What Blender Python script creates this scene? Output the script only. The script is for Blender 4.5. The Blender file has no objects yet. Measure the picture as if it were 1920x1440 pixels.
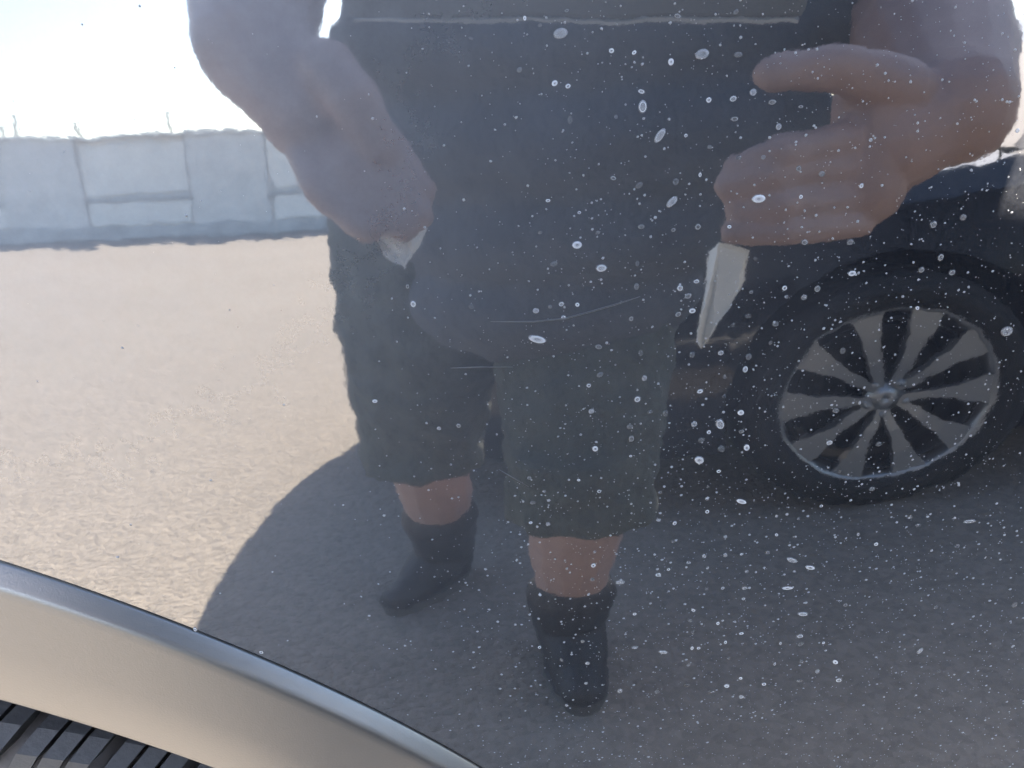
import bpy, bmesh, math, random
import numpy as np
from mathutils import Vector, Matrix, Quaternion
random.seed(7); rng = np.random.default_rng(7)
S = bpy.context.scene
COL = S.collection
PI = math.pi

# ------------------------------------------------------------------ camera, sky, sun, exposure
FPX = 1663.0            # focal length in pixels of the 1920 px wide photograph
CAM = np.array([0.0, 0.0, 1.05]); PITCH = math.radians(43); ROLL = math.radians(3.5)
cd = bpy.data.cameras.new('camera'); cam = bpy.data.objects.new('camera', cd); COL.objects.link(cam)
cd.sensor_fit = 'HORIZONTAL'; cd.sensor_width = 36.0; cd.lens = 36.0 * FPX / 1920
cd.clip_start = 0.01; cd.clip_end = 3000
_f = np.array([0, math.cos(PITCH), -math.sin(PITCH)]); _u0 = np.array([0, math.sin(PITCH), math.cos(PITCH)])
_x0 = np.array([1.0, 0, 0]); _c, _s = math.cos(ROLL), math.sin(ROLL)
_r = _c * _x0 - _s * _u0; _u = _s * _x0 + _c * _u0
cam.matrix_world = Matrix(((_r[0], _u[0], -_f[0], CAM[0]), (_r[1], _u[1], -_f[1], CAM[1]), (_r[2], _u[2], -_f[2], CAM[2]), (0, 0, 0, 1)))
S.camera = cam

SUN_EL = math.radians(38); SUN_TO = Vector((0.22, -0.975, 0)).normalized()      # horizontal direction towards the sun
W = bpy.data.worlds.new('World'); S.world = W; W.use_nodes = True
nt = W.node_tree; nt.nodes.clear()
sky = nt.nodes.new('ShaderNodeTexSky'); sky.sky_type = 'NISHITA'; sky.sun_disc = False
sky.sun_elevation = SUN_EL; sky.sun_rotation = math.atan2(SUN_TO.x, SUN_TO.y)
sky.air_density = 1.0; sky.dust_density = 1.2; sky.ozone_density = 1.0
bg = nt.nodes.new('ShaderNodeBackground'); bg.inputs['Strength'].default_value = 0.094
wo = nt.nodes.new('ShaderNodeOutputWorld')
nt.links.new(sky.outputs[0], bg.inputs[0]); nt.links.new(bg.outputs[0], wo.inputs[0])
sl = bpy.data.lights.new('sun', 'SUN'); sl.energy = 5.0; sl.angle = math.radians(0.53); sl.color = (1, 0.89, 0.74)
so = bpy.data.objects.new('sun', sl); COL.objects.link(so)
tosun = Vector((SUN_TO.x * math.cos(SUN_EL), SUN_TO.y * math.cos(SUN_EL), math.sin(SUN_EL)))
so.rotation_euler = tosun.to_track_quat('Z', 'Y').to_euler(); so.location = tosun * 30
S.view_settings.view_transform = 'Standard'; S.view_settings.look = 'None'
S.view_settings.gamma = 1; S.view_settings.use_curve_mapping = False
S.view_settings.exposure = 3.84
S.cycles.max_bounces = 8; S.cycles.use_denoising = True
S.cycles.sample_clamp_indirect = 0.6

# ------------------------------------------------------------------ the bodywork the lens looks at: its section, and where a pixel lands
RH = 5.0                # plan radius of the fender
_zk = [.30, .40, .498, .628, .716, .779, .827, .866, .899, .928, .953, .976, .997, 1.015, 1.032, 1.05]
_pk = [2.0, 3.0, 3.5, 4.4, 6.1, 8.7, 11.4, 12.9, 14.0, 15.0, 15.3, 15.5, 16.2, 17.5, 19.0, 21.0]
PZ = np.linspace(.30, 1.05, 1501)
_ph = np.interp(PZ, _zk, _pk)
_k = np.exp(-0.5 * (np.arange(-120, 121) * .0005 / .018) ** 2); _k /= _k.sum()
_ph = np.convolve(np.pad(_ph, 120, 'edge'), _k, 'valid')
_sl = np.tan(np.radians(_ph))
PY = np.concatenate([[0], np.cumsum((_sl[1:] + _sl[:-1]) / 2 * .0005)])
PY += 0.1661 - np.interp(.8, PZ, PY)
def fz(z): return float(np.interp(z, PZ, PY))
def fs(z): return float(np.interp(z, PZ, _sl))
def surf(x, z): return fz(z) + x * x / (2 * RH)
def snorm(x, z):
    n = Vector((x / RH, -1, fs(z))); return n.normalized()
def raydir(px, py):
    v = _f + _r * ((px - 960) / FPX) - _u * ((py - 720) / FPX)
    return v / np.linalg.norm(v)
def hit(px, py, off=0.0):
    d = raydir(px, py); a, b = 0.02, 1.2
    for _ in range(40):
        m = (a + b) / 2; p = CAM + m * d
        if p[1] - surf(p[0], p[2]) + off > 0: b = m
        else: a = m
    return CAM + a * d
def at(px, py, Y=None, Z=None):          # the point whose mirror image in the fender shows at this pixel
    d = raydir(px, py); p = hit(px, py); n = np.array(snorm(p[0], p[2])); r = d - 2 * d.dot(n) * n
    t = (Y - p[1]) / r[1] if Y is not None else (Z - p[2]) / r[2]
    return Vector(p + t * r)

# ------------------------------------------------------------------ materials
def mat(name, col, rough=.6, metal=0.0, ior=1.5, bump=0.0, bscale=60, var=0.0, vscale=4.0, coat=0.0, spec=None, detail=6):
    m = bpy.data.materials.new(name); m.use_nodes = True; t = m.node_tree; b = t.nodes['Principled BSDF']
    b.inputs['Base Color'].default_value = (*col, 1); b.inputs['Roughness'].default_value = rough
    b.inputs['Metallic'].default_value = metal; b.inputs['IOR'].default_value = ior
    b.inputs['Coat Weight'].default_value = coat; b.inputs['Coat Roughness'].default_value = .05
    if spec is not None: b.inputs['Specular IOR Level'].default_value = spec
    tc = t.nodes.new('ShaderNodeTexCoord')
    if var:
        n = t.nodes.new('ShaderNodeTexNoise'); n.inputs['Scale'].default_value = vscale; n.inputs['Detail'].default_value = detail
        n.inputs['Roughness'].default_value = .62
        mr = t.nodes.new('ShaderNodeMapRange'); mr.inputs[1].default_value = .25; mr.inputs[2].default_value = .75
        mr.inputs[3].default_value = 1 - var; mr.inputs[4].default_value = 1 + var
        mx = t.nodes.new('ShaderNodeVectorMath'); mx.operation = 'SCALE'; mx.inputs[0].default_value = col
        t.links.new(tc.outputs['Object'], n.inputs[0]); t.links.new(n.outputs[0], mr.inputs[0])
        t.links.new(mr.outputs[0], mx.inputs['Scale']); t.links.new(mx.outputs[0], b.inputs['Base Color'])
    if bump:
        n2 = t.nodes.new('ShaderNodeTexNoise'); n2.inputs['Scale'].default_value = bscale; n2.inputs['Detail'].default_value = 6
        bp = t.nodes.new('ShaderNodeBump'); bp.inputs['Strength'].default_value = 1; bp.inputs['Distance'].default_value = bump
        t.links.new(tc.outputs['Object'], n2.inputs[0]); t.links.new(n2.outputs[0], bp.inputs['Height']); t.links.new(bp.outputs[0], b.inputs['Normal'])
    return m

def paint_material():
    """near-black metallic lacquer: mirror clear, a little orange peel, a thin film of dust, dried-water speckle, and a milky light veil painted in at the upper left"""
    m = bpy.data.materials.new('black_lacquer'); m.use_nodes = True; t = m.node_tree; L = t.links.new
    b = t.nodes['Principled BSDF']; out = t.nodes['Material Output']
    b.inputs['Base Color'].default_value = (.0035, .004, .0055, 1); b.inputs['Roughness'].default_value = .026
    b.inputs['IOR'].default_value = 2.3
    tc = t.nodes.new('ShaderNodeTexCoord')
    def noise(scale, detail=3, rough=.5):
        n = t.nodes.new('ShaderNodeTexNoise'); n.inputs['Scale'].default_value = scale; n.inputs['Detail'].default_value = detail
        n.inputs['Roughness'].default_value = rough; L(tc.outputs['Object'], n.inputs[0]); return n.outputs[0]
    def rng_(v, a, b_, c, d):
        r = t.nodes.new('ShaderNodeMapRange'); r.inputs[1].default_value = a; r.inputs[2].default_value = b_
        r.inputs[3].default_value = c; r.inputs[4].default_value = d; L(v, r.inputs[0]); return r.outputs[0]
    def op(o, a, b_):
        n = t.nodes.new('ShaderNodeMath'); n.operation = o
        for i, v in enumerate((a, b_)):
            if isinstance(v, (int, float)): n.inputs[i].default_value = v
            else: L(v, n.inputs[i])
        return n.outputs[0]
    peel = op('ADD', op('MULTIPLY', noise(55, 2), 1.0), op('MULTIPLY', noise(420, 2), .06))
    bp = t.nodes.new('ShaderNodeBump'); bp.inputs['Strength'].default_value = 1; bp.inputs['Distance'].default_value = .000045
    L(peel, bp.inputs['Height']); L(bp.outputs[0], b.inputs['Normal'])
    film = op('MULTIPLY', rng_(noise(9, 5, .6), .3, .7, .6, 1.3), rng_(noise(900, 3, .7), .35, .7, .45, 1.7))
    speck = rng_(noise(1500, 2, .5), .68, .76, 0, .03)
    sx = t.nodes.new('ShaderNodeSeparateXYZ'); L(tc.outputs['Object'], sx.inputs[0])
    veil_mask = op('MULTIPLY', rng_(op('ADD', sx.outputs[0], op('MULTIPLY', noise(14, 4), .05)), -.09, .125, 1, 0), rng_(op('ADD', sx.outputs[2], op('MULTIPLY', noise(11, 4), .06)), .80, 1.02, .15, 1))  # where the light veil is painted: strongest upper left, fading right and down
    veil_mask = op('MULTIPLY', veil_mask, rng_(op('ADD', sx.outputs[0], op('MULTIPLY', noise(12, 4), .08)), -.30, -.16, .08, 1))
    painted_veil = op('MULTIPLY', veil_mask, rng_(noise(160, 4, .6), .3, .7, .24, .30))  # milky veil of light, painted as a pale diffuse layer
    dust = op('ADD', op('ADD', op('MULTIPLY', film, .010), painted_veil), op('MULTIPLY', speck, rng_(sx.outputs[0], -.06, .03, 0, 1)))  # thin dust film and specks, with the painted veil added
    df = t.nodes.new('ShaderNodeBsdfDiffuse'); df.inputs[0].default_value = (.30, .31, .33, 1)
    mx = t.nodes.new('ShaderNodeMixShader'); L(dust, mx.inputs[0]); L(b.outputs[0], mx.inputs[1]); L(df.outputs[0], mx.inputs[2])
    L(mx.outputs[0], out.inputs[0])
    return m

def ground_material():
    m = bpy.data.materials.new('worn_asphalt'); m.use_nodes = True; t = m.node_tree; L = t.links.new
    b = t.nodes['Principled BSDF']; b.inputs['Roughness'].default_value = .95; b.inputs['Specular IOR Level'].default_value = .15
    tc = t.nodes.new('ShaderNodeTexCoord')
    def noise(scale, detail=4, rough=.55):
        n = t.nodes.new('ShaderNodeTexNoise'); n.inputs['Scale'].default_value = scale; n.inputs['Detail'].default_value = detail
        n.inputs['Roughness'].default_value = rough; L(tc.outputs['Object'], n.inputs[0]); return n
    big = noise(.55, 5); mid = noise(9, 5, .65); fine = noise(130, 3, .6)
    vo = t.nodes.new('ShaderNodeTexVoronoi'); vo.inputs['Scale'].default_value = 75; L(tc.outputs['Object'], vo.inputs[0])
    vo2 = t.nodes.new('ShaderNodeTexVoronoi'); vo2.inputs['Scale'].default_value = 38; L(tc.outputs['Object'], vo2.inputs[0])
    def mad(a, k, c):
        n = t.nodes.new('ShaderNodeMath'); n.operation = 'MULTIPLY_ADD'; n.inputs[1].default_value = k
        L(a, n.inputs[0])
        if isinstance(c, float): n.inputs[2].default_value = c
        else: L(c, n.inputs[2])
        return n.outputs[0]
    sepc = t.nodes.new('ShaderNodeSeparateColor'); L(vo.outputs['Color'], sepc.inputs[0])
    v = mad(big.outputs[0], .35, mad(mid.outputs[0], .45, mad(fine.outputs[0], .35, mad(sepc.outputs[0], .35, -.28))))
    cr = t.nodes.new('ShaderNodeValToRGB'); e = cr.color_ramp.elements
    e[0].position = .1; e[0].color = (.165, .148, .129, 1); e[1].position = .85; e[1].color = (.290, .258, .223, 1)
    L(v, cr.inputs[0]); L(cr.outputs[0], b.inputs['Base Color'])
    h = mad(vo.outputs['Distance'], -.9, mad(vo2.outputs['Distance'], -.9, mad(fine.outputs[0], 1.0, mad(mid.outputs[0], .8, 0.0))))
    bp = t.nodes.new('ShaderNodeBump'); bp.inputs['Distance'].default_value = .0042; bp.inputs['Strength'].default_value = 1
    L(h, bp.inputs['Height']); L(bp.outputs[0], b.inputs['Normal'])
    return m

M = dict(
    paint=paint_material(), ground=ground_material(),
    clad=mat('satin_black_plastic', (.014, .0145, .015), .40, ior=1.95, bump=.00005, bscale=1400),
    rubber=mat('tyre_rubber', (.022, .023, .025), .55, bump=.0002, bscale=500, var=.25, vscale=40),
    side=mat('tyre_sidewall', (.012, .012, .013), .42, var=.3, vscale=30, bump=.0002, bscale=300),
    tyre2=mat('old_tyre', (.011, .011, .012), .8),
    scr=mat('scratch_edge', (.035, .035, .036), .5),
    liner=mat('arch_liner', (.012, .012, .013), .9),
    seam=mat('panel_gap', (.004, .004, .004), .9),
    glass=mat('tinted_glass', (.006, .008, .009), .02, ior=1.6),
    conc=mat('concrete', (.76, .73, .69), .9, var=.16, vscale=2.2, bump=.006, bscale=30),
    block=mat('pale_painted_block', (.88, .84, .78), .85, var=.10, vscale=1.5, bump=.003, bscale=25),
    stain=mat('dirty_concrete', (.50, .50, .49), .95, var=.3, vscale=3, bump=.006, bscale=30),
    rod=mat('rusty_rod', (.07, .05, .04), .8),
    car2=mat('dark_grey_car_paint', (.008, .009, .012), .10, ior=1.45, coat=.3),
    trim=mat('black_trim', (.012, .012, .013), .6),
    alloy=mat('grey_alloy', (.40, .41, .42), .36, metal=.75),
    lamp=mat('headlamp_lens', (.03, .033, .036), .2, ior=1.5),
    skin=mat('skin', (.37, .255, .225), .55, var=.12, vscale=30, bump=.0006, bscale=250),
    shirt=mat('grey_shirt', (.075, .085, .105), .95, var=.2, vscale=25, bump=.004, bscale=60),
    shorts=mat('grey_green_shorts', (.072, .08, .068), .95, var=.35, vscale=40, bump=.004, bscale=90),
    boot=mat('dark_boot', (.016, .016, .018), .6, var=.3, vscale=30, bump=.001, bscale=120),
    sole=mat('boot_sole', (.09, .085, .08), .9), lace=mat('boot_lace', (.10, .095, .085), .9),
    hair=mat('dark_hair', (.03, .02, .015), .7, bump=.004, bscale=150),
    tablet=mat('dark_tablet_case', (.14, .16, .185), .7, bump=.0003, bscale=500),
    screen=mat('tablet_screen', (.01, .01, .012), .05),
    paper=mat('white_paper', (.88, .88, .85), .9, var=.05, vscale=40),
    band=mat('pale_edge_band', (.42, .45, .48), .4),
    eye=mat('eye', (.5, .5, .48), .2),
    lip=mat('lip', (.32, .12, .10), .5),
)
def drop_material(name, alb, rough, ring=True):
    m = mat(name, (alb, alb * 1.01, alb * 1.03), rough, ior=1.45)
    if ring:
        t = m.node_tree; L = t.links.new; tc = t.nodes.new('ShaderNodeTexCoord'); oi = t.nodes.new('ShaderNodeObjectInfo')
        sp = t.nodes.new('ShaderNodeVectorMath'); sp.operation = 'MULTIPLY'; sp.inputs[1].default_value = (1, 1, 0); L(tc.outputs['Object'], sp.inputs[0])
        ln = t.nodes.new('ShaderNodeVectorMath'); ln.operation = 'LENGTH'; L(sp.outputs[0], ln.inputs[0])
        cr = t.nodes.new('ShaderNodeValToRGB'); e = cr.color_ramp.elements
        e[0].position = .25; e[0].color = (.55, .55, .55, 1); e[1].position = .72; e[1].color = (.95, .95, .95, 1)
        x = cr.color_ramp.elements.new(1.0); x.color = (.25, .25, .25, 1); L(ln.outputs['Value'], cr.inputs[0])
        ns = t.nodes.new('ShaderNodeTexNoise'); ns.inputs['Scale'].default_value = 1.8; L(tc.outputs['Object'], ns.inputs[0])
        ad = t.nodes.new('ShaderNodeMath'); ad.operation = 'MULTIPLY'; L(cr.outputs[0], ad.inputs[0])
        mr = t.nodes.new('ShaderNodeMapRange'); mr.inputs[3].default_value = .45; mr.inputs[4].default_value = 1.0; L(oi.outputs['Random'], mr.inputs[0])
        L(mr.outputs[0], ad.inputs[1]); L(ad.outputs[0], t.nodes['Principled BSDF'].inputs['Alpha'])
    return m
M['drop'] = drop_material('dried_water_drop', .30, .18)
M['drop2'] = drop_material('faint_water_spot', .11, .25)
M['speck'] = drop_material('grit', .13, .6, False)

# ------------------------------------------------------------------ mesh helpers
def link(o, parent=None):
    COL.objects.link(o)
    if parent is not None: o.parent = parent
    return o
def tag(o, label=None, cat=None, group=None, kind=None):
    for k, v in (('label', label), ('category', cat), ('group', group), ('kind', kind)):
        if v: o[k] = v
    return o
def empty(name, loc=(0, 0, 0)):
    o = bpy.data.objects.new(name, None); o.location = loc; o.empty_display_size = .05; return link(o)
def mk(name, verts, faces, m, parent=None, smooth=False, loc=None):
    me = bpy.data.meshes.new(name); me.from_pydata([tuple(v) for v in verts], [], faces); me.materials.append(m); me.update()
    if smooth: me.polygons.foreach_set('use_smooth', [True] * len(me.polygons))
    o = bpy.data.objects.new(name, me); link(o, parent)
    if parent is not None: o.matrix_parent_inverse = parent_inv(parent)
    return o
def parent_inv(p):
    mtx = Matrix.Translation(p.location)
    if p.parent is not None: mtx = mtx  # parents of parents sit at the origin of the same frame
    return mtx.inverted()
def from_bm(name, bm, m, parent=None, smooth=False):
    bmesh.ops.recalc_face_normals(bm, faces=bm.faces)
    me = bpy.data.meshes.new(name); bm.to_mesh(me); bm.free(); me.materials.append(m)
    if smooth: me.polygons.foreach_set('use_smooth', [True] * len(me.polygons))
    o = bpy.data.objects.new(name, me); link(o, parent)
    if parent is not None and parent.type == 'EMPTY': o.matrix_parent_inverse = parent_inv(parent)
    return o
def box(bm, lo, hi, bev=0.0, seg=2):
    r = bmesh.ops.create_cube(bm, size=1); vs = r['verts']
    for v in vs: v.co = Vector([lo[i] + (v.co[i] + .5) * (hi[i] - lo[i]) for i in range(3)])
    if bev: bmesh.ops.bevel(bm, geom=list({e for v in vs for e in v.link_edges}), offset=bev, segments=seg, affect='EDGES', profile=.5)
def boxobj(name, lo, hi, m, parent=None, bev=0.0):
    bm = bmesh.new(); box(bm, lo, hi, bev); return from_bm(name, bm, m, parent)
def tube(name, pts, rad, m, parent=None, n=8):
    V, Fc = [], []; pts = [Vector(p) for p in pts]
    for i, p in enumerate(pts):
        d = (pts[min(i + 1, len(pts) - 1)] - pts[max(i - 1, 0)]).normalized()
        a = d.orthogonal().normalized(); b = d.cross(a)
        r = rad[i] if isinstance(rad, (list, tuple)) else rad
        for k in range(n): V.append(p + (a * math.cos(2 * PI * k / n) + b * math.sin(2 * PI * k / n)) * r)
    for i in range(len(pts) - 1):
        for k in range(n): Fc.append((i * n + k, i * n + (k + 1) % n, (i + 1) * n + (k + 1) % n, (i + 1) * n + k))
    Fc.append(tuple(range(n))[::-1]); Fc.append(tuple(range((len(pts) - 1) * n, len(pts) * n)))
    return mk(name, V, Fc, m, parent, True)
def lathe(name, prof, c, m, parent=None, n=72, a0=0, a1=2 * PI, closed=True):
    """prof: (radius, y) pairs turned about the axle through c"""
    V, Fc = [], []; k = len(prof); full = abs(a1 - a0 - 2 * PI) < 1e-6; N = n if full else n + 1
    for i in range(N):
        a = a0 + (a1 - a0) * i / n
        for r, y in prof: V.append((c[0] + r * math.cos(a), c[1] + y, c[2] + r * math.sin(a)))
    for i in range(n):
        j = (i + 1) % N
        for q in range(k if closed else k - 1):
            q2 = (q + 1) % k; Fc.append((i * k + q, i * k + q2, j * k + q2, j * k + q))
    return mk(name, V, Fc, m, parent, True)
def cone(bm, a, b, ra, rb, n=14):
    """a rounded limb segment from a to b"""
    a, b = Vector(a), Vector(b); d = b - a; L = d.length
    q = Vector((0, 0, 1)).rotation_difference(d.normalized()) if L > 1e-6 else Quaternion()
    for p, r in ((a, ra), (b, rb)):
        rr = bmesh.ops.create_uvsphere(bm, u_segments=n, v_segments=n // 2 + 1, radius=r)
        for v in rr['verts']: v.co = v.co + p
    if L > 1e-5:
        rr = bmesh.ops.create_cone(bm, cap_ends=True, segments=n, radius1=ra, radius2=rb, depth=L)
        for v in rr['verts']: v.co = q @ v.co + (a + b) / 2
def ball(bm, c, r, sc=(1, 1, 1), rot=None, n=18):
    rr = bmesh.ops.create_uvsphere(bm, u_segments=n, v_segments=n // 2 + 2, radius=r)
    for v in rr['verts']:
        p = Vector((v.co.x * sc[0], v.co.y * sc[1], v.co.z * sc[2]))
        if rot: p = rot @ p
        v.co = p + Vector(c)
def chain(bm, pts, rad):
    for i in range(len(pts) - 1): cone(bm, pts[i], pts[i + 1], rad[i], rad[i + 1])
def fuse(name, bm, m, parent, vox, smooth=6, disp=0.0, dsize=.03):
    """melt the overlapping limbs into one continuous skin"""
    me = bpy.data.meshes.new(name + '_raw'); bm.to_mesh(me); bm.free()
    o = bpy.data.objects.new(name, me); link(o)
    md = o.modifiers.new('r', 'REMESH'); md.mode = 'VOXEL'; md.voxel_size = vox; md.use_smooth_shade = True
    sm = o.modifiers.new('s', 'SMOOTH'); sm.iterations = smooth; sm.factor = .5
    if disp:
        tx = bpy.data.textures.new(name + '_folds', 'CLOUDS'); tx.noise_scale = dsize; tx.noise_depth = 2
        dm = o.modifiers.new('d', 'DISPLACE'); dm.texture = tx; dm.strength = disp; dm.mid_level = .5; dm.texture_coords = 'GLOBAL'
    dg = bpy.context.evaluated_depsgraph_get(); ev = bpy.data.meshes.new_from_object(o.evaluated_get(dg))
    o.modifiers.clear(); o.data = ev; ev.name = name; ev.materials.clear(); ev.materials.append(m)
    ev.polygons.foreach_set('use_smooth', [True] * len(ev.polygons)); bpy.data.meshes.remove(me)
    if parent is not None:
        o.parent = parent; o.matrix_parent_inverse = parent_inv(parent)
    return o

# ------------------------------------------------------------------ ground
def build_ground():
    xs = sorted(set([round(v, 3) for v in list(np.linspace(-6, 6, 61))] + [-900, -300, -100, -40, -20, -10, 10, 20, 40, 100, 300, 900]))
    V = [(x, y, 0) for y in xs for x in xs]; n = len(xs)
    Fc = [(j * n + i, j * n + i + 1, (j + 1) * n + i + 1, (j + 1) * n + i) for j in range(n - 1) for i in range(n - 1)]
    g = mk('ground', V, Fc, M['ground']); tag(g, 'pale sandy worn asphalt yard between the parked cars and the wall', 'ground', kind='structure')
build_ground()

# ------------------------------------------------------------------ yard wall behind everything
def build_wall():
    A = Vector((-11.0, -17.3, 0)); B = Vector((12.5, -21.4, 0)); d = (B - A).normalized(); n = Vector((-d.y, d.x, 0))
    if n.y < 0: n = -n                                     # towards the cars
    root = empty('yard_wall', A); tag(root, 'long grey concrete yard wall with pale recessed block panels and piers', 'wall')
    R3 = Matrix((d, n, Vector((0, 0, 1)))).transposed().to_4x4()
    def part(name, u0, u1, w0, w1, z0, z1, m, bev=.015):
        o = boxobj(name, (u0, w0, z0), (u1, w1, z1), m, None, bev)
        o.parent = root; o.matrix_parent_inverse = Matrix.Identity(4); o.matrix_basis = R3
        return o
    H = 2.36
    ustart = -23.4; mod = 3.95
    part('backing_wall', ustart, 32, -.30, -.06, 0, H - .08, M['conc'], .01)
    part('footing', ustart, 32, -.055, .10, 0, .30, M['stain'], .02)
    i = 0; u = ustart
    random.seed(3)
    while u < 31:
        part('pier', u, u + 1.62, -.055, .07, .303, H - .083, M['conc'])
        part('upper_panel', u + 1.66, u + mod - .04, -.055, .0, 1.02, H - .20, M['block'], .02)
        part('lower_panel', u + 1.70, u + mod - .03, -.055, .015, .34, .86, M['block'], .02)
        part('ledge', u + 1.64, u + mod - .02, -.055, .045, .875, .97, M['stain'], .02)
        part('coping', u - .02, u + mod - .03, -.36, .13, H - .08, H + random.uniform(-.01, .02), M['conc'], .02)
        u += mod; i += 1
    for px, h, tt in ((45, .22, 1), (68, .42, 0), (174, .24, 1), (329, .42, 0)):
        p = at(px, 262, Y=-18.6); q = R3.inverted() @ (p - A); u0 = q.x
        bm = bmesh.new(); box(bm, (u0 - .022, -.13, H), (u0 + .022, -.096, H + h))
        if tt: box(bm, (u0 - .09, -.12, H + h), (u0 + .07, -.096, H + h + .03))
        o = from_bm('metal_rod', bm, M['rod']); o.parent = root; o.matrix_basis = R3
build_wall()

# ------------------------------------------------------------------ wheels
def road_wheel(parent, c, R, width, rim_r, face, spokes=True, n_pair=5, rot=0.0):
    """c: axle centre at mid width; face: +1 looks to +y"""
    w = link(bpy.data.objects.new('wheel', None), parent); w.location = (0, 0, 0); w.matrix_parent_inverse = parent_inv(parent); w.empty_display_size = .05
    h = width / 2; s = face
    tp = [(rim_r, -h * .8), (rim_r + .02, -h * .95), ((R + rim_r) / 2, -h * 1.04), (R - .03, -h * .97), (R - .006, -h * .78), (R, -h * .5), (R, h * .5),
          (R - .006, h * .78), (R - .03, h * .97), ((R + rim_r) / 2, h * 1.04), (rim_r + .02, h * .95), (rim_r, h * .8)]
    lathe('tyre', tp, c, M['tyre2'], w)
    y1 = s * h * .80
    rp = [(rim_r + .004, y1 - s * .018), (rim_r + .006, y1), (rim_r - .003, y1 + s * .001), (rim_r - .009, y1 - s * .012), (rim_r - .028, y1 - s * .10), (rim_r, y1 - s * .10)]
    lathe('rim', rp, c, M['alloy'], w)
    lathe('brake_disc', [(.06, y1 - s * .11), (rim_r - .06, y1 - s * .11), (rim_r - .06, y1 - s * .12), (.06, y1 - s * .12)], c, M['trim'], w)
    lathe('barrel', [(rim_r - .029, y1 - s * .015), (rim_r - .029, -y1), (rim_r - .033, -y1), (rim_r - .033, y1 - s * .015)], c, M['trim'], w)
    if spokes:
        ro = rim_r - .008
        for k in range(n_pair):
            for sg in (-1, 1):
                a0 = rot + 2 * PI * k / n_pair; da_o = sg * .30; da_i = sg * .52
                V = []
                def P(r, a, hw, y):
                    d = Vector((math.cos(a), 0, math.sin(a))); tn = Vector((-d.z, 0, d.x))
                    return [Vector(c) + d * r - tn * hw + Vector((0, y, 0)), Vector(c) + d * r + tn * hw + Vector((0, y, 0))]
                prof = [(.035, da_i * .9, .009, y1 - s * .022), (.10, da_i * .66, .014, y1 - s * .012), (.17, da_o * 1.05, .022, y1 - s * .007), (ro, da_o, .040, y1 - s * .006)]
                for r, da, hw, y in prof: V += P(r, a0 + da, hw, y)
                for r, da, hw, y in prof: V += P(r, a0 + da, hw * .8, y - s * .03)
                Fc = []
                for i in range(3):
                    a = 2 * i; Fc += [(a, a + 1, a + 3, a + 2), (a + 8, a + 10, a + 11, a + 9), (a, a + 2, a + 10, a + 8), (a + 1, a + 9, a + 11, a + 3)]
                Fc += [(0, 8, 9, 1), (6, 7, 15, 14)]
                sp = mk('spoke', V, Fc, M['alloy'], w)
                bvm = bmesh.new(); bvm.from_mesh(sp.data); bmesh.ops.recalc_face_normals(bvm, faces=bvm.faces); bvm.to_mesh(sp.data); bvm.free()
        lathe('hub', [(.001, y1 - s * .012), (.022, y1 - s * .013), (.028, y1 - s * .022), (.042, y1 - s * .028), (.046, y1 - s * .05), (.001, y1 - s * .05)], c, M['alloy'], w, 32)
        for k in range(5):
            a = rot + 2 * PI * k / 5 + PI / 5; cc = (c[0] + .05 * math.cos(a), c[1], c[2] + .05 * math.sin(a))
            lathe('wheel_bolt', [(.001, y1 - s * .012), (.008, y1 - s * .013), (.009, y1 - s * .03), (.001, y1 - s * .03)], cc, M['alloy'], w, 8)
    return w

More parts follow.
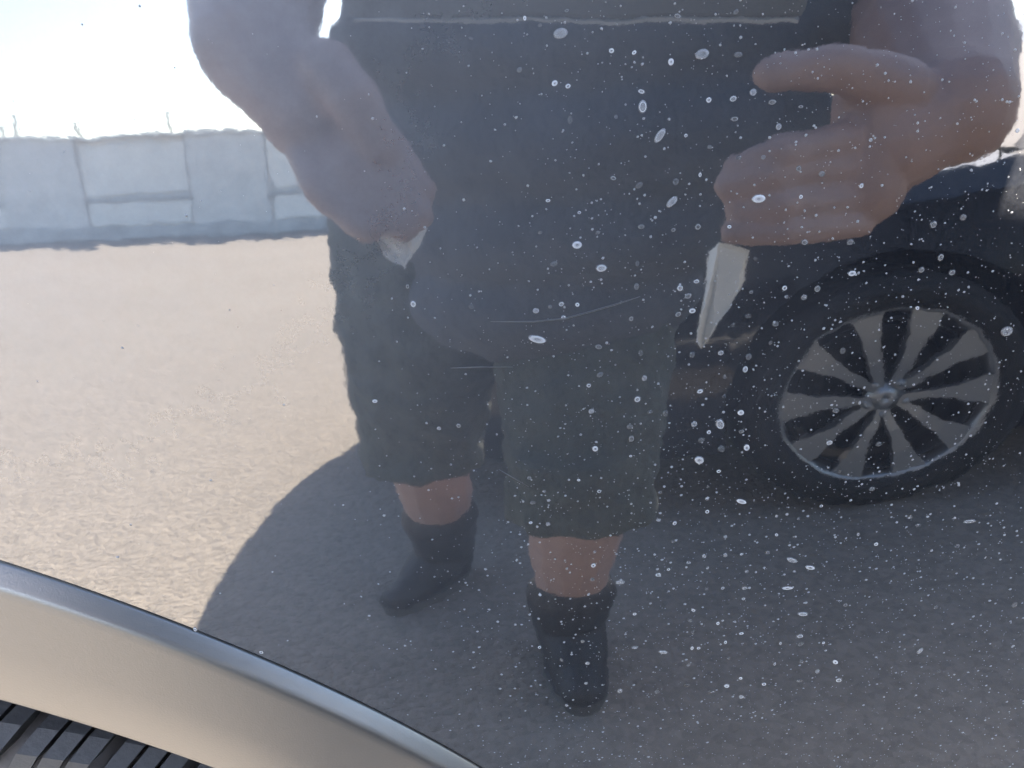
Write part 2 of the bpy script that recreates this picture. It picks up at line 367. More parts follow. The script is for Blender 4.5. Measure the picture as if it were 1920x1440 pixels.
# ------------------------------------------------------------------ the dark car parked on the other side of the person
def build_neighbour():
    wc = at(1670, 750, Z=.335); yface = wc.y                     # the rim centre seen in the photo
    yo = yface + .03                                             # bodyside plane
    wid = 1.74; ym = yo - wid / 2; x0 = wc.x - 1.28               # nose
    root = empty('parked_car', (wc.x + 1.25, ym, 0)); tag(root, 'dark grey parked car with silver five pair spoke wheels, seen mirrored behind the person', 'car')
    def interp(x, t): return float(np.interp(x, [a for a, b in t], [b for a, b in t]))
    top = [(0, .64), (.05, .72), (.15, .775), (.35, .815), (.9, .865), (1.3, .90), (1.65, .93), (3.55, .98), (4.1, .97), (4.35, .90), (4.45, .80)]
    hw = [(0, .34), (.05, .47), (.14, .62), (.30, .75), (.6, .84), (.95, .868), (3.65, .87), (4.15, .83), (4.37, .74), (4.45, .60)]
    bot = [(0, .30), (.1, .22), (.5, .19), (3.95, .19), (4.35, .25), (4.45, .34)]
    xs = list(np.linspace(0, .4, 9)) + list(np.linspace(.5, 4.05, 36)) + list(np.linspace(4.13, 4.45, 8))
    V, Fc = [], []; K = 13
    for x in xs:
        h, w, b = interp(x, top), interp(x, hw), interp(x, bot)
        half = [(w * .90, b), (w * .985, b + .07), (w, b + (h - b) * .38), (w * .992, b + (h - b) * .62), (w * .965, h - .075), (w * .90, h - .018), (w * .55, h + .008)]
        sec = [(-q[0], q[1]) for q in half] + [(0, h + .014)] * 1 + [(q[0], q[1]) for q in half[::-1]]
        for yy, zz in sec: V.append((x0 + x, ym + yy, zz))
    k = len(V) // len(xs)
    for i in range(len(xs) - 1):
        for q in range(k - 1): Fc.append((i * k + q, i * k + q + 1, (i + 1) * k + q + 1, (i + 1) * k + q))
        Fc.append((i * k + k - 1, i * k, (i + 1) * k, (i + 1) * k + k - 1))
    Fc.append(tuple(range(k))); Fc.append(tuple(range((len(xs) - 1) * k, len(xs) * k))[::-1])
    body = mk('body', V, Fc, M['car2'], root, True)
    wheels = [(wc.x, yo), (wc.x + 2.52, yo), (wc.x, ym - wid / 2), (wc.x + 2.52, ym - wid / 2)]
    for i, (wx, wy) in enumerate(wheels):                        # wheel arches cut out of the body
        bm = bmesh.new(); r = bmesh.ops.create_cone(bm, cap_ends=True, segments=40, radius1=.375, radius2=.375, depth=.56)
        for v in r['verts']: v.co = Vector((v.co.x + wx, v.co.z + wy, v.co.y + .345))
        bmesh.ops.recalc_face_normals(bm, faces=bm.faces)
        me = bpy.data.meshes.new('cut'); bm.to_mesh(me); bm.free(); co = bpy.data.objects.new('cut', me); link(co)
        md = body.modifiers.new('b', 'BOOLEAN'); md.object = co; md.operation = 'DIFFERENCE'; md.solver = 'EXACT'
        dg = bpy.context.evaluated_depsgraph_get(); ev = bpy.data.meshes.new_from_object(body.evaluated_get(dg))
        body.modifiers.clear(); old = body.data; body.data = ev; ev.name = 'body'; bpy.data.meshes.remove(old)
        bpy.data.objects.remove(co); bpy.data.meshes.remove(me)
    body.data.materials.clear(); body.data.materials.append(M['car2'])
    me = body.data; me.polygons.foreach_set('use_smooth', [True] * len(me.polygons)); me.set_sharp_from_angle(angle=math.radians(32))
    # cabin
    gx = [(1.62, .93, .74, 0), (2.05, 1.24, .66, 0), (2.38, 1.40, .62, 0), (2.85, 1.44, .61, 0), (3.45, 1.40, .61, 0), (3.9, 1.22, .62, 0), (4.23, .96, .70, 0)]
    V, Fc = [], []
    for x, zt, wt, _ in gx:
        zb = interp(x, top) - .01; wb = interp(x, hw) * .93; wt2 = wb + (wt - wb) * (zt - zb) / .5 if zt > zb else wb
        for yy, zz in ((-wb, zb), (-wt2, zt - .035), (-wt2 * .8, zt), (wt2 * .8, zt), (wt2, zt - .035), (wb, zb)): V.append((x0 + x, ym + yy, zz))
    for i in range(len(gx) - 1):
        for q in range(5): Fc.append((i * 6 + q, i * 6 + q + 1, i * 6 + 7 + q, i * 6 + 6 + q))
    Fc += [(0, 1, 2, 3, 4, 5), tuple(range(36, 42))[::-1]]
    mk('cabin_glass', V, Fc, M['glass'], root)
    V2 = []; Fr = []
    for x, zt, wt, _ in gx[2:5]:
        zb = interp(x, top); wb = interp(x, hw) * .93; wt2 = wb + (wt - wb) * (zt - zb) / .5
        for yy, zz in ((-wt2 - .004, zt - .05), (-wt2 * .8, zt + .008), (wt2 * .8, zt + .008), (wt2 + .004, zt - .05)): V2.append((x0 + x, ym + yy, zz))
    for i in range(2):
        for q in range(3): Fr.append((i * 4 + q, i * 4 + q + 1, i * 4 + 5 + q, i * 4 + 4 + q))
    mk('roof', V2, Fr, M['car2'], root, True)
    for sd in (1, -1):
        for xa, xb in ((1.64, 2.08), (2.78, 2.78), (3.87, 4.2)):   # pillars
            za, zb = interp(xa, top), float(np.interp(xb, [g[0] for g in gx], [g[1] for g in gx])) - .03
            if xa == xb: za = interp(xa, top)
            wa = interp(xa, hw) * .935; wb2 = .665 if xa != xb else .635
            if xa == 3.87: za, zb, wa, wb2 = 1.22, .96, .64, .80
            tube('pillar', [(x0 + xa, ym + sd * wa, za), (x0 + xb, ym + sd * wb2, zb)], .028, M['car2'], root, 6)
        bm = bmesh.new(); ball(bm, (x0 + 1.92, ym + sd * .98, 1.0), .1, (.75, 1.0, .7)); o = from_bm('door_mirror', bm, M['car2'], root, True)
        for xs_ in (1.72, 2.74): boxobj('door_seam', (x0 + xs_, ym + sd * .868 - .004, .32), (x0 + xs_ + .008, ym + sd * .868 + .004, .86), M['seam'], root)
        for xs_ in (2.54, 3.46): boxobj('door_handle', (x0 + xs_, ym + sd * .875 - .016, .79), (x0 + xs_ + .17, ym + sd * .875 + .016, .815), M['trim'], root, .008)
        bm = bmesh.new(); ball(bm, (x0 + .19, ym + sd * .60, .66), .13, (.75, .85, .36), Matrix.Rotation(sd * -.55, 3, 'Z')); from_bm('headlight', bm, M['lamp'], root, True)
    boxobj('grille', (x0 - .012, ym - .30, .36), (x0 + .06, ym + .30, .56), M['trim'], root, .015)
    boxobj('number_plate', (x0 - .03, ym - .15, .38), (x0 - .014, ym + .15, .46), M['trim'], root, .004)
    for yy in (.3, -.25):
        tube('wiper', [(x0 + 1.54, ym + yy + .25, .945), (x0 + 1.68, ym + yy, .985), (x0 + 1.82, ym + yy - .3, 1.075)], .009, M['trim'], root, 6)
    tube('antenna', [(x0 + 1.56, ym + .70, .90), (x0 + 1.44, ym + .72, 1.14)], .004, M['trim'], root, 6)
    for i, (wx, wy) in enumerate(wheels):
        f = 1 if i < 2 else -1
        road_wheel(root, (wx, wy - f * .118, .335), .335, .21, .245, f, rot=.30)
build_neighbour()

# ------------------------------------------------------------------ the car in front of the lens: lacquered fender, arch trim, tyre
AX, AZ, AR = -.3732, .4369, .4414                      # wheel arch edge in the fender
def build_near_car():
    root = empty('car', (AX, .6, 0)); tag(root, 'glossy black car with a dusty fender and a plastic wheel arch', 'car')
    # fender: columns of the section curve, from the arch edge or the sill to the shoulder
    def panel(name, xa, xb, step, z_low, z_high, nz, m=M['paint']):
        if xa < AX - AR < xb or xa < AX + AR < xb or (xa >= AX - AR and xb <= AX + AR): pass
        xs = np.linspace(xa, xb, max(3, int((xb - xa) / step) + 1)).tolist()
        for e in (AX - AR + .0005, AX - AR - .0005, AX + AR - .0005, AX + AR + .0005):
            if xa < e < xb: xs.append(e)
        for e in np.linspace(AX + AR * .93, AX + AR, 14).tolist() + np.linspace(AX - AR, AX - AR * .93, 14).tolist():
            if xa < e < xb: xs.append(e)
        xs = sorted(xs); V, Fc = [], []; N = len(xs)
        lows = []
        for x in xs:
            lo = z_low
            if abs(x - AX) < AR: lo = max(z_low, AZ + math.sqrt(AR * AR - (x - AX) ** 2))
            lows.append(lo)
            for j in range(nz + 1):
                z = lo + (z_high - lo) * j / nz; V.append((x, surf(x, z), z))
        for i in range(N - 1):
            for j in range(nz): a = i * (nz + 1) + j; b = (i + 1) * (nz + 1) + j; Fc.append((a, b, b + 1, a + 1))
        base = len(V)                                     # turned-in return flange round the lower edge
        for i, x in enumerate(xs): V.append((x, surf(x, lows[i]) + .003, lows[i] - .0005)); V.append((x, surf(x, lows[i]) + .02, lows[i] + .004))
        for i in range(N - 1):
            a, b = i * (nz + 1), (i + 1) * (nz + 1); c, d = base + 2 * i, base + 2 * i + 2
            Fc += [(b, a, c, d), (d, c, c + 1, d + 1)]
        o = mk(name, V, Fc, m, root, True); nrm = []
        for (x, y, z) in V[:base]: nrm.append(snorm(x, z))
        for i in range(base, len(V)): nrm.append(Vector((0, -.4, -.9)).normalized())
        o.data.normals_split_custom_set_from_vertices([tuple(n) for n in nrm])
        return o
    panel('fender', -1.02, .60, .006, .36, 1.045, 150)
    panel('front_door', .606, 1.72, .03, .36, 1.045, 60); panel('rear_door', 1.726, 2.7, .04, .36, 1.045, 40)
    boxobj('panel_gap', (.600, surf(.603, .7) + .004, .36), (.606, surf(.603, .7) + .10, 1.04), M['seam'], root)
    # shoulder, bonnet and sill: out of the picture, so the body closes
    V, Fc = [], []; xs = np.linspace(-1.02, 2.7, 80)
    zt = 1.0465; y0 = fz(zt); phi0 = math.radians(21); sec = []
    r = .12
    for i in range(15):
        ph = phi0 + (math.radians(84) - phi0) * i / 14
        sec.append((y0 + r * (math.cos(phi0) - math.cos(ph)), zt + r * (math.sin(ph) - math.sin(phi0))))
    ye, ze = sec[-1]; sec += [(ye + .25, ze + .03), (ye + .7, ze + .05), (ye + 1.2, ze + .03), (ye + 1.45, ze - .03)]
    for x in xs:
        for y, z in sec: V.append((x, y + x * x / (2 * RH), z))
    k = len(sec)
    for i in range(len(xs) - 1):
        for q in range(k - 1): Fc.append((i * k + q, (i + 1) * k + q, (i + 1) * k + q + 1, i * k + q + 1))
    mk('bonnet', V, Fc, M['paint'], root, True)
    boxobj('sill', (AX + AR + .06, .16, .27), (2.7, .40, .355), M['clad'], root, .02)
    boxobj('underbody', (-1.0, .58, .24), (3.3, 1.72, .45), M['liner'], root, .02); boxobj('underbody', (AX + .46, .24, .24), (3.3, .579, .34), M['liner'], root)
    bm = bmesh.new(); box(bm, (2.71, .93, .34), (3.6, 2.0, 1.10), .15, 4); from_bm('tail', bm, M['paint'], root, True)
    cab = [(.55, 1.13, .36), (1.25, 1.62, .52), (2.9, 1.64, .56), (3.45, 1.12, .5)]; V = []
    for x, z, y in cab: V += [(x, y + x * x / (2 * RH), z), (x, 1.95 - y * .4, z)]
    V += [(.55, .36, 1.07), (.55, 1.8, 1.07), (3.45, 1.35, 1.07), (3.45, 1.9, 1.07)]
    mk('cabin_glass', V, [(0, 2, 3, 1), (2, 4, 5, 3), (4, 6, 7, 5), (8, 10, 6, 4, 2, 0), (9, 1, 3, 5, 7, 11), (8, 0, 1, 9), (10, 11, 7, 6)], M['glass'], root)
    bm = bmesh.new(); box(bm, (-1.30, .36, .30), (-1.022, 1.5, .95), .12, 4); from_bm('bumper', bm, M['paint'], root, True)
    # wheel arch trim: a swept section; s = distance inwards from the arch edge, p = how far it stands proud of the lacquer
    sec = [(.0015, -.012), (.0015, -.0002), (.0018, .0004), (.0030, .0020), (.0042, .0036), (.0050, .0046), (.0058, .0051), (.0070, .0054), (.0100, .0055),
           (.035, .0055), (.0610, .0053), (.0635, .0045), (.0648, .0030), (.0652, .000), (.0652, -.03), (.056, -.03)]
    V, Fc = [], []; N = 140; k = len(sec)
    for i in range(N + 1):
        a = math.radians(-12 + 204 * i / N)
        for s_, p in sec:
            rr = AR - s_; x = AX + rr * math.cos(a); z = AZ + rr * math.sin(a)
            zz = max(z, .31); V.append((x, surf(x, zz) - p, z))
    for i in range(N):
        for q in range(k): q2 = (q + 1) % k; Fc.append((i * k + q, i * k + q2, (i + 1) * k + q2, (i + 1) * k + q))
    tr = mk('wheel_arch_trim', V, Fc, M['clad'], root, True); tr['label'] = 'satin black plastic trim round the wheel arch'
    tr.data.set_sharp_from_angle(angle=math.radians(60))
    lathe('arch_liner', [(.395, .03), (.40, .34), (.41, .34), (.40, .03)], (AX, .15, AZ), M['liner'], root, 60, math.radians(-10), math.radians(190))
    boxobj('inner_arch', (AX - .41, .49, .33), (AX + .41, .52, .86), M['liner'], root)
    # tyre with its shoulder blocks
    wc = Vector((AX - .005, 0, .372)); R = .372; yo = .150        # outer shoulder plane
    wh = link(bpy.data.objects.new('wheel', None), root); wh.matrix_parent_inverse = parent_inv(root); wh.empty_display_size = .05
    R0 = R - .009
    tp = [(.235, .03), (.25, .012), (.29, -.002), (.325, .004), (R0 - .012, .016), (R0, .040), (R0, .205), (R0 - .012, .228), (.325, .240), (.29, .246), (.25, .232), (.235, .215)]
    lathe('tyre', tp, (wc.x, yo, wc.z), M['side'], wh, 120)
    lathe('rim', [(.234, .02), (.236, .035), (.215, .05), (.20, .16), (.235, .16)], (wc.x, yo, wc.z), M['alloy'], wh, 72)
    for k_ in range(10):
        a = 2 * PI * k_ / 10; d = Vector((math.cos(a), 0, math.sin(a))); t_ = Vector((-d.z, 0, d.x)); c0 = Vector((wc.x, yo + .045, wc.z))
        V = [c0 + d * r_ + t_ * w_ + Vector((0, y_, 0)) for r_, w_ in ((.04, .016), (.215, .028)) for y_ in (0, .03) for w_ in (w_, -w_)]
        mk('spoke', V, [(0, 1, 5, 4), (2, 6, 7, 3), (0, 4, 6, 2), (1, 3, 7, 5), (0, 2, 3, 1), (4, 5, 7, 6)], M['alloy'], wh)
    lathe('hub', [(.001, .04), (.05, .042), (.06, .06), (.001, .09)], (wc.x, yo, wc.z), M['alloy'], wh, 32)
    # blocks: three to a pitch, thin slits between them, a wide groove after each third
    n_pitch = 66; pitch = 2 * PI / n_pitch; prof = [(.0175, -.017), (.022, -.006), (.032, -.0015), (.050, 0), (.088, .0005)]   # (y in from the outer plane, radius minus R)
    skew = 1.3                                              # radians of lean per metre of tread width
    def block(w):
        V = []
        for y, dr in prof:
            for sg in (-1, 1):
                for lo in (0, 1):
                    a = sg * w / 2 + (y - .02) * skew; rr = R + dr - (.012 if lo else 0)
                    yy = y + (.004 if lo and y < .03 else 0)
                    V.append((rr * math.sin(a), yy, rr * math.cos(a)))
        Fc = []
        for i in range(len(prof) - 1):
            b = 4 * i; Fc += [(b, b + 4, b + 6, b + 2), (b, b + 1, b + 5, b + 4), (b + 2, b + 6, b + 7, b + 3)]
        Fc += [(0, 2, 3, 1), (16, 17, 19, 18)]
        me = bpy.data.meshes.new('tread_block'); me.from_pydata(V, [], Fc); me.materials.append(M['rubber']); me.update()
        bm = bmesh.new(); bm.from_mesh(me); bmesh.ops.recalc_face_normals(bm, faces=bm.faces); bm.to_mesh(me); bm.free()
        return me
    g_thick, g_thin = .0062 / R, .0020 / R
    w = (pitch - g_thick - 2 * g_thin) / 3; bme = block(w)
    for i in range(n_pitch):
        for j in range(3):
            a = i * pitch + j * (w + g_thin)
            o = bpy.data.objects.new('tread_block', bme); link(o, wh)
            o.matrix_basis = Matrix.Translation((wc.x, yo, wc.z)) @ Matrix.Rotation(a, 4, 'Y')
    return root
near_car = build_near_car()

# ------------------------------------------------------------------ the person holding the tablet
def build_person():
    root = empty('person', (-.05, -.68, 0)); tag(root, 'person in grey shirt and grey green shorts holding a tablet, mirrored in the fender', 'person')
    V3 = Vector
    hipL, hipR = V3((-.085, -.66, .90)), V3((.085, -.64, .90))
    kneeL, kneeR = at(800, 850, Y=-.70), at(1085, 960, Y=-.50)
    ankL, ankR = V3((-.150, -1.02, .10)), V3((.068, -.66, .10))
    shL, shR = V3((-.135, -.47, 1.34)), V3((.315, -.47, 1.34))
    wrL = at(478, 85, Y=-.14); wrR = at(1785, 200, Y=-.13)
    elL = V3((-.195, -.36, 1.16)); elR = at(1730, 20, Y=-.36)
    bm = bmesh.new()
    # trunk
    cone(bm, (0, -.65, .93), (.03, -.57, 1.12), .115, .11); cone(bm, (.03, -.57, 1.12), (.05, -.51, 1.28), .11, .10)
    chain(bm, [shL, (.08, -.47, 1.36), shR], [.062, .08, .062]); cone(bm, (.075, -.47, 1.36), (.07, -.43, 1.50), .06, .055)
    # head, bent towards the tablet
    hc = V3((.07, -.39, 1.585)); Rh = Matrix.Rotation(.45, 3, 'X')
    ball(bm, hc, .1, (.78, .95, 1.18), Rh); ball(bm, hc + Rh @ V3((0, .045, -.055)), .06, (.85, .8, .95), Rh)
    cone(bm, hc + Rh @ V3((0, .092, .012)), hc + Rh @ V3((0, .112, -.022)), .009, .014)
    for s in (-1, 1): ball(bm, hc + Rh @ V3((s * .078, -.005, -.01)), .024, (.4, .8, 1.3), Rh)
    # legs
    for hip, kn, an, fw in ((hipL, kneeL, ankL, V3((-.5, .87, 0))), (hipR, kneeR, ankR, V3((.03, 1, 0)))):
        calf = kn.lerp(an, .33) + V3((0, -.02, 0))
        chain(bm, [hip, hip.lerp(kn, .5), kn, calf, kn.lerp(an, .8), an], [.095, .082, .062, .062, .043, .04])
        chain(bm, [an + V3((0, 0, -.04)), an + fw * .13 + V3((0, 0, -.06))], [.036, .026])
    # arms
    chain(bm, [shL, elL, elL.lerp(wrL, .45), wrL], [.058, .056, .054, .038]); chain(bm, [shR, elR, elR.lerp(wrR, .45), wrR], [.060, .064, .060, .040])
    # hand on the left of the tablet: palm, thumb on top, four fingers slanting down round a slip of paper
    pl = at(585, 205, Y=-.115); chain(bm, [wrL, pl], [.037, .031]); chain(bm, [at(560, 225, Y=-.118), at(640, 285, Y=-.128)], [.024, .020])
    chain(bm, [at(610, 130, Y=-.10), at(665, 190, Y=-.085), at(715, 280, Y=-.085)], [.019, .016, .0115])
    for a, b, c_, y in (((565, 262), (600, 352), (690, 432), -.085), ((590, 245), (648, 322), (755, 428), -.088), ((615, 225), (688, 290), (785, 405), -.092), ((640, 205), (720, 262), (790, 360), -.10)):
        chain(bm, [at(*a, Y=-.115), at(*b, Y=y), at(*c_, Y=y + .012)], [.0135, .0112, .0092])
    # the other hand: thumb above, fist of four fingers below it
    pr = at(1660, 265, Y=-.125); chain(bm, [wrR, pr], [.034, .036]); chain(bm, [at(1640, 200, Y=-.12), at(1620, 350, Y=-.12)], [.027, .027])
    chain(bm, [at(1690, 170, Y=-.11), at(1570, 125, Y=-.095), at(1450, 138, Y=-.09)], [.020, .0140, .0115])
    chain(bm, [at(1600, 260, Y=-.11), at(1460, 285, Y=-.075), at(1385, 315, Y=-.085), at(1420, 330, Y=-.11)], [.0115, .0100, .0092, .0085])
    chain(bm, [at(1600, 310, Y=-.11), at(1440, 330, Y=-.075), at(1365, 350, Y=-.085), at(1420, 360, Y=-.11)], [.0115, .0100, .0092, .0085])
    chain(bm, [at(1600, 370, Y=-.11), at(1460, 385, Y=-.075), at(1385, 395, Y=-.085), at(1440, 400, Y=-.11)], [.0110, .0095, .0088, .0080])
    chain(bm, [at(1610, 420, Y=-.11), at(1470, 435, Y=-.075), at(1375, 437, Y=-.085), at(1440, 440, Y=-.105)], [.0100, .0088, .0080, .0075])
    fuse('body', bm, M['skin'], root, .003, 2)
    for s in (-1, 1):
        e = bmesh.new(); ball(e, hc + Rh @ V3((s * .031, .083, .018)), .011, (1, .6, .7), Rh); from_bm('eye', e, M['eye'], root, True)
    e = bmesh.new(); ball(e, hc + Rh @ V3((0, .091, -.05)), .02, (1.1, .3, .35), Rh); from_bm('mouth', e, M['lip'], root, True)
    h = bmesh.new(); ball(h, hc + Rh @ V3((0, -.018, .022)), .107, (.80, .93, 1.12), Rh)
    bmesh.ops.bisect_plane(h, geom=h.verts[:] + h.edges[:] + h.faces[:], plane_co=hc + Rh @ V3((0, .05, .03)), plane_no=Rh @ V3((0, .75, -.55)), clear_outer=True)
    from_bm('hair', h, M['hair'], root, True)
    # shirt: loose, with half sleeves
    b = bmesh.new()
    spans = [(at(a_, 250, Y=-.42).x, at(b_, 250, Y=-.42).x) for a_, b_ in ((690, 1380), (690, 1480), (640, 1640), (590, 1690), (590, 1690), (600, 1680))]
    for (z, y), (xl, xr) in zip(((.79, -.64), (.88, -.61), (.98, -.575), (1.08, -.55), (1.18, -.525), (1.27, -.50)), spans):
        ball(b, ((xl + xr) / 2, y + .06, z), .11, ((xr - xl) / .22, 1.32, .9))
    chain(b, [shL, (.08, -.47, 1.385), shR], [.078, .085, .078])
    chain(b, [shL, shL.lerp(elL, .62)], [.08, .072]); chain(b, [shR, shR.lerp(elR, .80)], [.09, .09])
    fuse('shirt', b, M['shirt'], root, .009, 8, .018, .07)
    # shorts to below the knee
    b = bmesh.new(); ball(b, (0, -.65, .86), .15, (1.12, .95, .85))
    for hip, kn, hem in ((hipL, kneeL, at(795, 872, Y=-.72)), (hipR, kneeR, at(1090, 962, Y=-.51))):
        chain(b, [hip + V3((-.012 if hip.x < 0 else .02, 0, -.02)), hip.lerp(kn, .5) + V3((-.012 if hip.x < 0 else .01, 0, 0)), hem + V3((0, .0, .06))], [.124, .112, .090])
        rr = bmesh.ops.create_cone(b, cap_ends=True, segments=24, radius1=.094, radius2=.09, depth=.12)
        for v in rr['verts']: v.co = v.co + hem + V3((0, 0, .06))
    fuse('shorts', b, M['shorts'], root, .008, 3, .022, .05)
    # boots
    for an, top, fw in ((ankL, kneeL.lerp(ankL, .55), V3((-.5, .87, 0)).normalized()), (ankR, kneeR.lerp(ankR, .66), V3((.05, 1, 0)).normalized())):
        b = bmesh.new(); chain(b, [top, top.lerp(an, .5), an, an + V3((0, 0, -.045))], [.068, .064, .058, .052])
        chain(b, [an + V3((0, 0, -.055)), an + fw * .10 + V3((0, 0, -.055)), an + fw * .17 + V3((0, 0, -.062))], [.045, .046, .036])
        chain(b, [an, an + fw * .09 + V3((0, 0, -.045))], [.06, .05])
        bt = fuse('boot', b, M['boot'], root, .005, 4)
        sd_ = V3((fw.y, -fw.x, 0))
        for q in range(4):
            c_ = an + fw * (.050 + .022 * q) + V3((0, 0, .012 - .013 * q))
            tube('lace', [c_ - sd_ * .032 + V3((0, 0, -.012)), c_ + fw * .006, c_ + sd_ * .032 + V3((0, 0, -.012))], .0035, M['lace'], root, 6)
        sx = bmesh.new(); r = bmesh.ops.create_circle(sx, cap_ends=True, segments=32, radius=1)
        g = bmesh.ops.extrude_face_region(sx, geom=sx.faces[:]); side = V3((fw.y, -fw.x, 0))
        up = [v for v in g['geom'] if isinstance(v, bmesh.types.BMVert)]; ups = set(up)
        for v in list(sx.verts):
            z = .026 if v in ups else .0; x, y = v.co.x, v.co.y
            v.co = an + fw * (y * .135 + .07) + side * x * (.050 - .008 * (y < -.2)) ; v.co.z = z
        sl_ = from_bm('sole', sx, M['sole'], None); sl_.parent = root; sl_.matrix_parent_inverse = parent_inv(root)
    return root
build_person()

def build_tablet():
    a, b = at(650, 45, Y=-.052), at(1512, 47, Y=-.052); x = (b - a); wdt = x.length; x.normalize()
    n = Vector(_f); n = (n - x * n.dot(x)).normalized(); up = x.cross(n) * -1
    if up.z < 0: up = -up
    root = empty('tablet', (a + b) / 2); tag(root, 'wide dark tablet in a case held up between two hands, mirrored in the fender', 'tablet')
    mw = Matrix((x, up, -n)).transposed().to_4x4(); mw.translation = (a + b) / 2
    def part(name, lo, hi, m, bev):
        o = boxobj(name, lo, hi, m, None, bev); o.parent = root; o.matrix_parent_inverse = parent_inv(root); o.matrix_basis = mw; return o
    part('case', (-wdt / 2, 0, .004), (wdt / 2, .172, .013), M['tablet'], .004)
    part('screen', (-wdt / 2 + .012, .012, .0132), (wdt / 2 - .012, .160, .0145), M['screen'], .0)
    part('edge_band', (-wdt / 2 + .003, -.0016, .004), (wdt / 2 - .003, .0005, .012), M['band'], .0)
build_tablet()

def paper(name, pix, Y, label, bow):
    c = Vector((0, 0, 0)); P = [at(px, py, Y=Y - (.010 if (i_ * 7) % 3 == 0 else 0)) for i_, (px, py) in enumerate(pix)]
    for p in P: c += p / len(P)
    V, n = [], len(P)
    for th in (0, .0012):
        for p in P: V.append((p.x, p.y + bow * math.sin((p.z - c.z) * 40) + th, p.z))
    Fc = [tuple(range(n)), tuple(range(n, 2 * n))[::-1]] + [(i, (i + 1) % n, n + (i + 1) % n, n + i) for i in range(n)]
    bm = bmesh.new(); vs = [bm.verts.new(v) for v in V]
    for f in Fc: bm.faces.new([vs[i] for i in f])
    bmesh.ops.triangulate(bm, faces=bm.faces[:]); o = from_bm(name, bm, M['paper'])
    tag(o, label, 'paper'); return o
paper('paper_strip', [(1326, 472), (1345, 452), (1397, 466), (1393, 520), (1372, 572), (1340, 615), (1316, 655), (1310, 640), (1316, 590), (1329, 530)], -.088,
      'tapering white paper strip hanging from the fist, mirrored in the fender', .004)
paper('paper_slip', [(700, 440), (725, 425), (760, 415), (800, 430), (772, 462), (757, 505), (738, 485), (718, 478)], -.078, 'small folded slip of paper under slanting fingers, mirrored in the fender', .003)

# ------------------------------------------------------------------ drops and grit lying on the lacquer
_Z2 = [(48,68),(105,95),(182,125),(373,190),(458,197),(713,203),(596,232),(848,205),(28,262),(160,312),(210,323),(485,343),(738,375),(829,370),(904,346),(975,383),(1083,400),(835,446),
 (1000,475),(218,450),(390,438),(555,508),(652,508),(742,552),(477,695),(614,682),(705,655),(600,757),(380,668),(925,745),(943,590),(850,592),(1075,632),(1162,652),(1345,525),(1310,697),
 (1083,738),(135,752),(252,797),(322,872),(485,850),(605,862),(697,850),(815,850),(244,918),(105,872),(1097,908),(1268,908),(912,970),(1692,815),(1580,842),(335,1005),(467,1075),(157,990),
 (470,988),(692,1055),(630,1080),(660,1110),(676,1165),(897,1095),(1022,1080),(1030,1113),(1095,1115),(1145,1083),(1275,1025),(1535,1012),(1650,1022),(1607,965),(1520,1155),(90,1165),
 (143,1150),(185,1140),(193,1190),(245,1142),(447,1195),(623,1178),(885,1185),(988,1215),(828,1218),(970,1285),(95,1272),(325,1300),(483,1323),(497,1418),(330,1405),(676,1330),(783,1323),
 (887,1338),(875,1385),(798,1413),(1855,1242),(1240,1315),(1895,490),(205,40),(620,60),(840,45),(490,400)]
_Z4 = [(288,5),(470,57),(298,102),(518,104),(575,110),(705,27),(795,48),(858,107),(683,150),(780,150),(738,180),(710,210),(860,178),(442,160),(448,205),(785,243),(880,238),(702,285),(775,327),
 (312,242),(445,270),(250,360),(735,385),(555,407),(860,440),(732,478),(732,430),(327,402),(120,403),(78,445),(65,352),(1160,457),(1350,393),(992,495),(1075,505),(610,522),(550,510),(605,590),
 (992,565),(1298,563),(1365,600),(1495,497),(1522,530),(1715,515),(800,573),(860,638),(958,632),(720,645),(800,642),(880,702),(733,690),(1118,688),(1050,660),(587,695),(548,715),(660,670),
 (790,765),(730,768),(872,765),(868,805),(1033,765),(1090,862),(1250,828),(1590,835),(1885,828),(405,743),(302,733),(305,680),(310,630),(18,660),(105,790),(135,525),(70,520),(680,848),(668,887),
 (772,897),(860,935),(460,862),(265,965),(185,1035),(460,988),(567,1005),(680,930),(800,968),(812,1028),(662,1053),(675,990),(700,990),(1080,945),(1083,975),(1168,970),(1007,972),(1085,1040),
 (1212,1042),(1145,1078),(805,1132),(743,1155),(860,1173),(655,1128),(857,1103),(545,1153),(945,1125),(985,1050),(277,1122),(283,1047),(405,1150),(100,880),(103,987),(90,1122),(205,1205),
 (1078,1112),(1225,1110),(1600,1078),(1530,1000),(1670,608),(1375,225),(1215,100),(1190,220),(1230,328)]
_XT = [(764,537),(703,752),(823,803),(860,798),(884,575),(775,570),(690,1381),(490,1223),(366,1180),(883,72)]
SPOTS = [(960 + x / 2, y / 2) for x, y in _Z2] + [(960 + x / 2, 720 + y / 2) for x, y in _Z4] + _XT
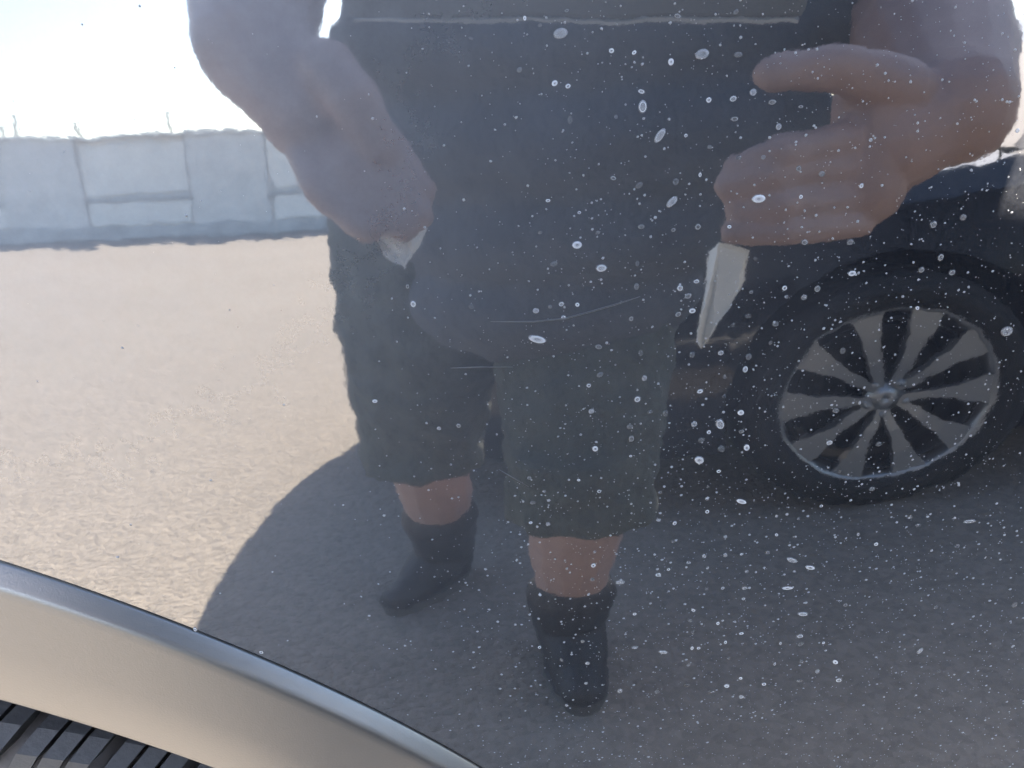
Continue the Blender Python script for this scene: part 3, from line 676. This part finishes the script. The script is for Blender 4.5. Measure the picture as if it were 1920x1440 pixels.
BIG = {(1422.5, 372.5): (13, 8, 0), (1007.5, 636.0): (18, 8, -18), (1887.5, 621.0): (10, 9, 0), (1316.5, 101.5): (13, 9, 10), (1127.5, 502.5): (11, 8, 0), (1237.5, 254.0): (15, 7, 55),
       (1260.0, 378.5): (13, 7, 45), (1082.0, 459.0): (10, 8, 0), (1390.0, 940.0): (11, 5, -25), (1311.0, 862.5): (10, 8, -40), (1519.0, 1064.0): (10, 5, -20), (1505.0, 1151.0): (10, 5, -15),
       (1476.5, 1102.5): (11, 4, -5), (1485.0, 1050.0): (12, 5, -30), (1051.0, 62.5): (13, 9, 10), (1243.5, 1222.5): (9, 4, -20), (1162.5, 1091.5): (9, 5, 0), (1350.0, 795.0): (8, 12, 20),
       (1817.5, 977.5): (11, 4, 0), (1205.0, 200.0): (8, 12, 0)}
def dome(n=14, rings=4, rim=True):
    """a flattened bead, a little taller at its rim side than in the middle like a dried drop"""
    V = [(0, 0, .30)]; Fc = []
    prof = [(.45, .33), (.74, .36), (.92, .24), (1.0, -.05)]
    for r, h in prof:
        for k in range(n): a = 2 * PI * k / n; V.append((r * math.cos(a), r * math.sin(a), h))
    for k in range(n): Fc.append((0, 1 + k, 1 + (k + 1) % n))
    for i in range(len(prof) - 1):
        for k in range(n): a = 1 + i * n; Fc.append((a + k, a + n + k, a + n + (k + 1) % n, a + (k + 1) % n))
    me = bpy.data.meshes.new('water_drop'); me.from_pydata(V, [], Fc); me.update()
    me.polygons.foreach_set('use_smooth', [True] * len(me.polygons)); return me
def build_drops():
    meA, meB = dome(), dome(); meA.materials.append(M['drop']); meB.materials.append(M['drop2'])
    for (px, py) in SPOTS:
        p = Vector(hit(px, py)); n = snorm(p.x, p.z); dist = (p - Vector(CAM)).length; k = dist / FPX
        big = BIG.get((px, py))
        faint = big is None and random.random() < (.55 if py < 900 else .3)
        if big: a, b, rot = big[0] * k, big[1] * k, big[2]
        else:
            s = random.uniform(3.2, 6.0) * (1.0 if py < 850 else .72); el = random.uniform(1.0, 1.35); a, b = s * el * k, s / el * 1.05 * k; rot = random.choice((0, 15, -20, 35, 90))
        foreshort = max(.45, abs(Vector(raydir(px, py)).dot(n)))
        u = Vector((1, 0, 0)); u = (u - n * u.dot(n)).normalized(); v = n.cross(u)
        rr = math.radians(rot); uu = u * math.cos(rr) + v * math.sin(rr); vv = n.cross(uu)
        o = bpy.data.objects.new('water_drop', meB if faint else meA); link(o)
        h = min(a, b) * .75
        m = Matrix((uu * a, vv * b / (foreshort if not big else 1), n * h)).transposed().to_4x4(); m.translation = p; o.matrix_world = m
        if big: tag(o, 'large bright smeared water drop dried on the glossy black fender', 'water drop', 'large smeared drops on the fender')
        elif faint: tag(o, 'small faint grey water spot dried on the glossy black fender', 'water drop', 'faint water spots on the fender')
        else: tag(o, 'small bright round water drop dried on the glossy black fender', 'water drop', 'bright small drops on the fender')
    # grit nobody could count
    V, Fc = [], []
    def speck(p, n, r, squash=1):
        u = n.orthogonal().normalized(); w = n.cross(u); b = len(V); ph = random.random() * 6
        for q in range(5):
            a = ph + 2 * PI * q / 5; rr = r * random.uniform(.7, 1.25); V.append(p + u * math.cos(a) * rr + w * math.sin(a) * rr)
        V.append(p + n * r * .7)
        for q in range(5): Fc.append((b + q, b + (q + 1) % 5, b + 5))
    def dens(px, py):
        d = .02 + .98 * max(0, min(1, (px - 650) / 500)) * (.35 + .65 * max(0, min(1, (py - 350) / 700)))
        return d
    c = 0
    while c < 6500:
        px, py = random.uniform(-100, 2020), random.uniform(-60, 1500)
        if random.random() > dens(px, py): continue
        p = hit(px, py)
        if (p[0] - AX) ** 2 + (p[2] - AZ) ** 2 < (AR + .004) ** 2 or p[2] > 1.04: continue
        n = snorm(p[0], p[2]); speck(Vector(p), n, (.00011 + .00034 * random.random() ** 4.5) * (1.25 if py > 900 else 1)); c += 1
    g = mk('dust', V, Fc, M['speck']); tag(g, 'fine pale grit and dried spray specks on the black fender', 'dust', kind='stuff')
    # pale scratches in the lacquer
    for pts, w, lab in (([(920, 603), (1000, 603), (1060, 597), (1105, 585), (1150, 572), (1200, 556)], .0005, 'long pale kinked scratch rising across the black fender'),
                        ([(845, 690), (900, 688), (962, 688)], .0005, 'short pale level scratch on the black fender'),
                        ([(935, 880), (965, 897), (992, 913)], .0004, 'short pale slanting scratch on the black fender')):
        P = []
        for i, q in enumerate(pts):
            h_ = Vector(hit(*q)); P.append(h_ - Vector((0, 0, 0)))
        o = tube('scratch', P, [w * (.25 if i in (0, len(P) - 1) else 1) * .5 for i in range(len(P))], M['scr'], None, 6)
        tag(o, lab, 'scratch')
build_drops()
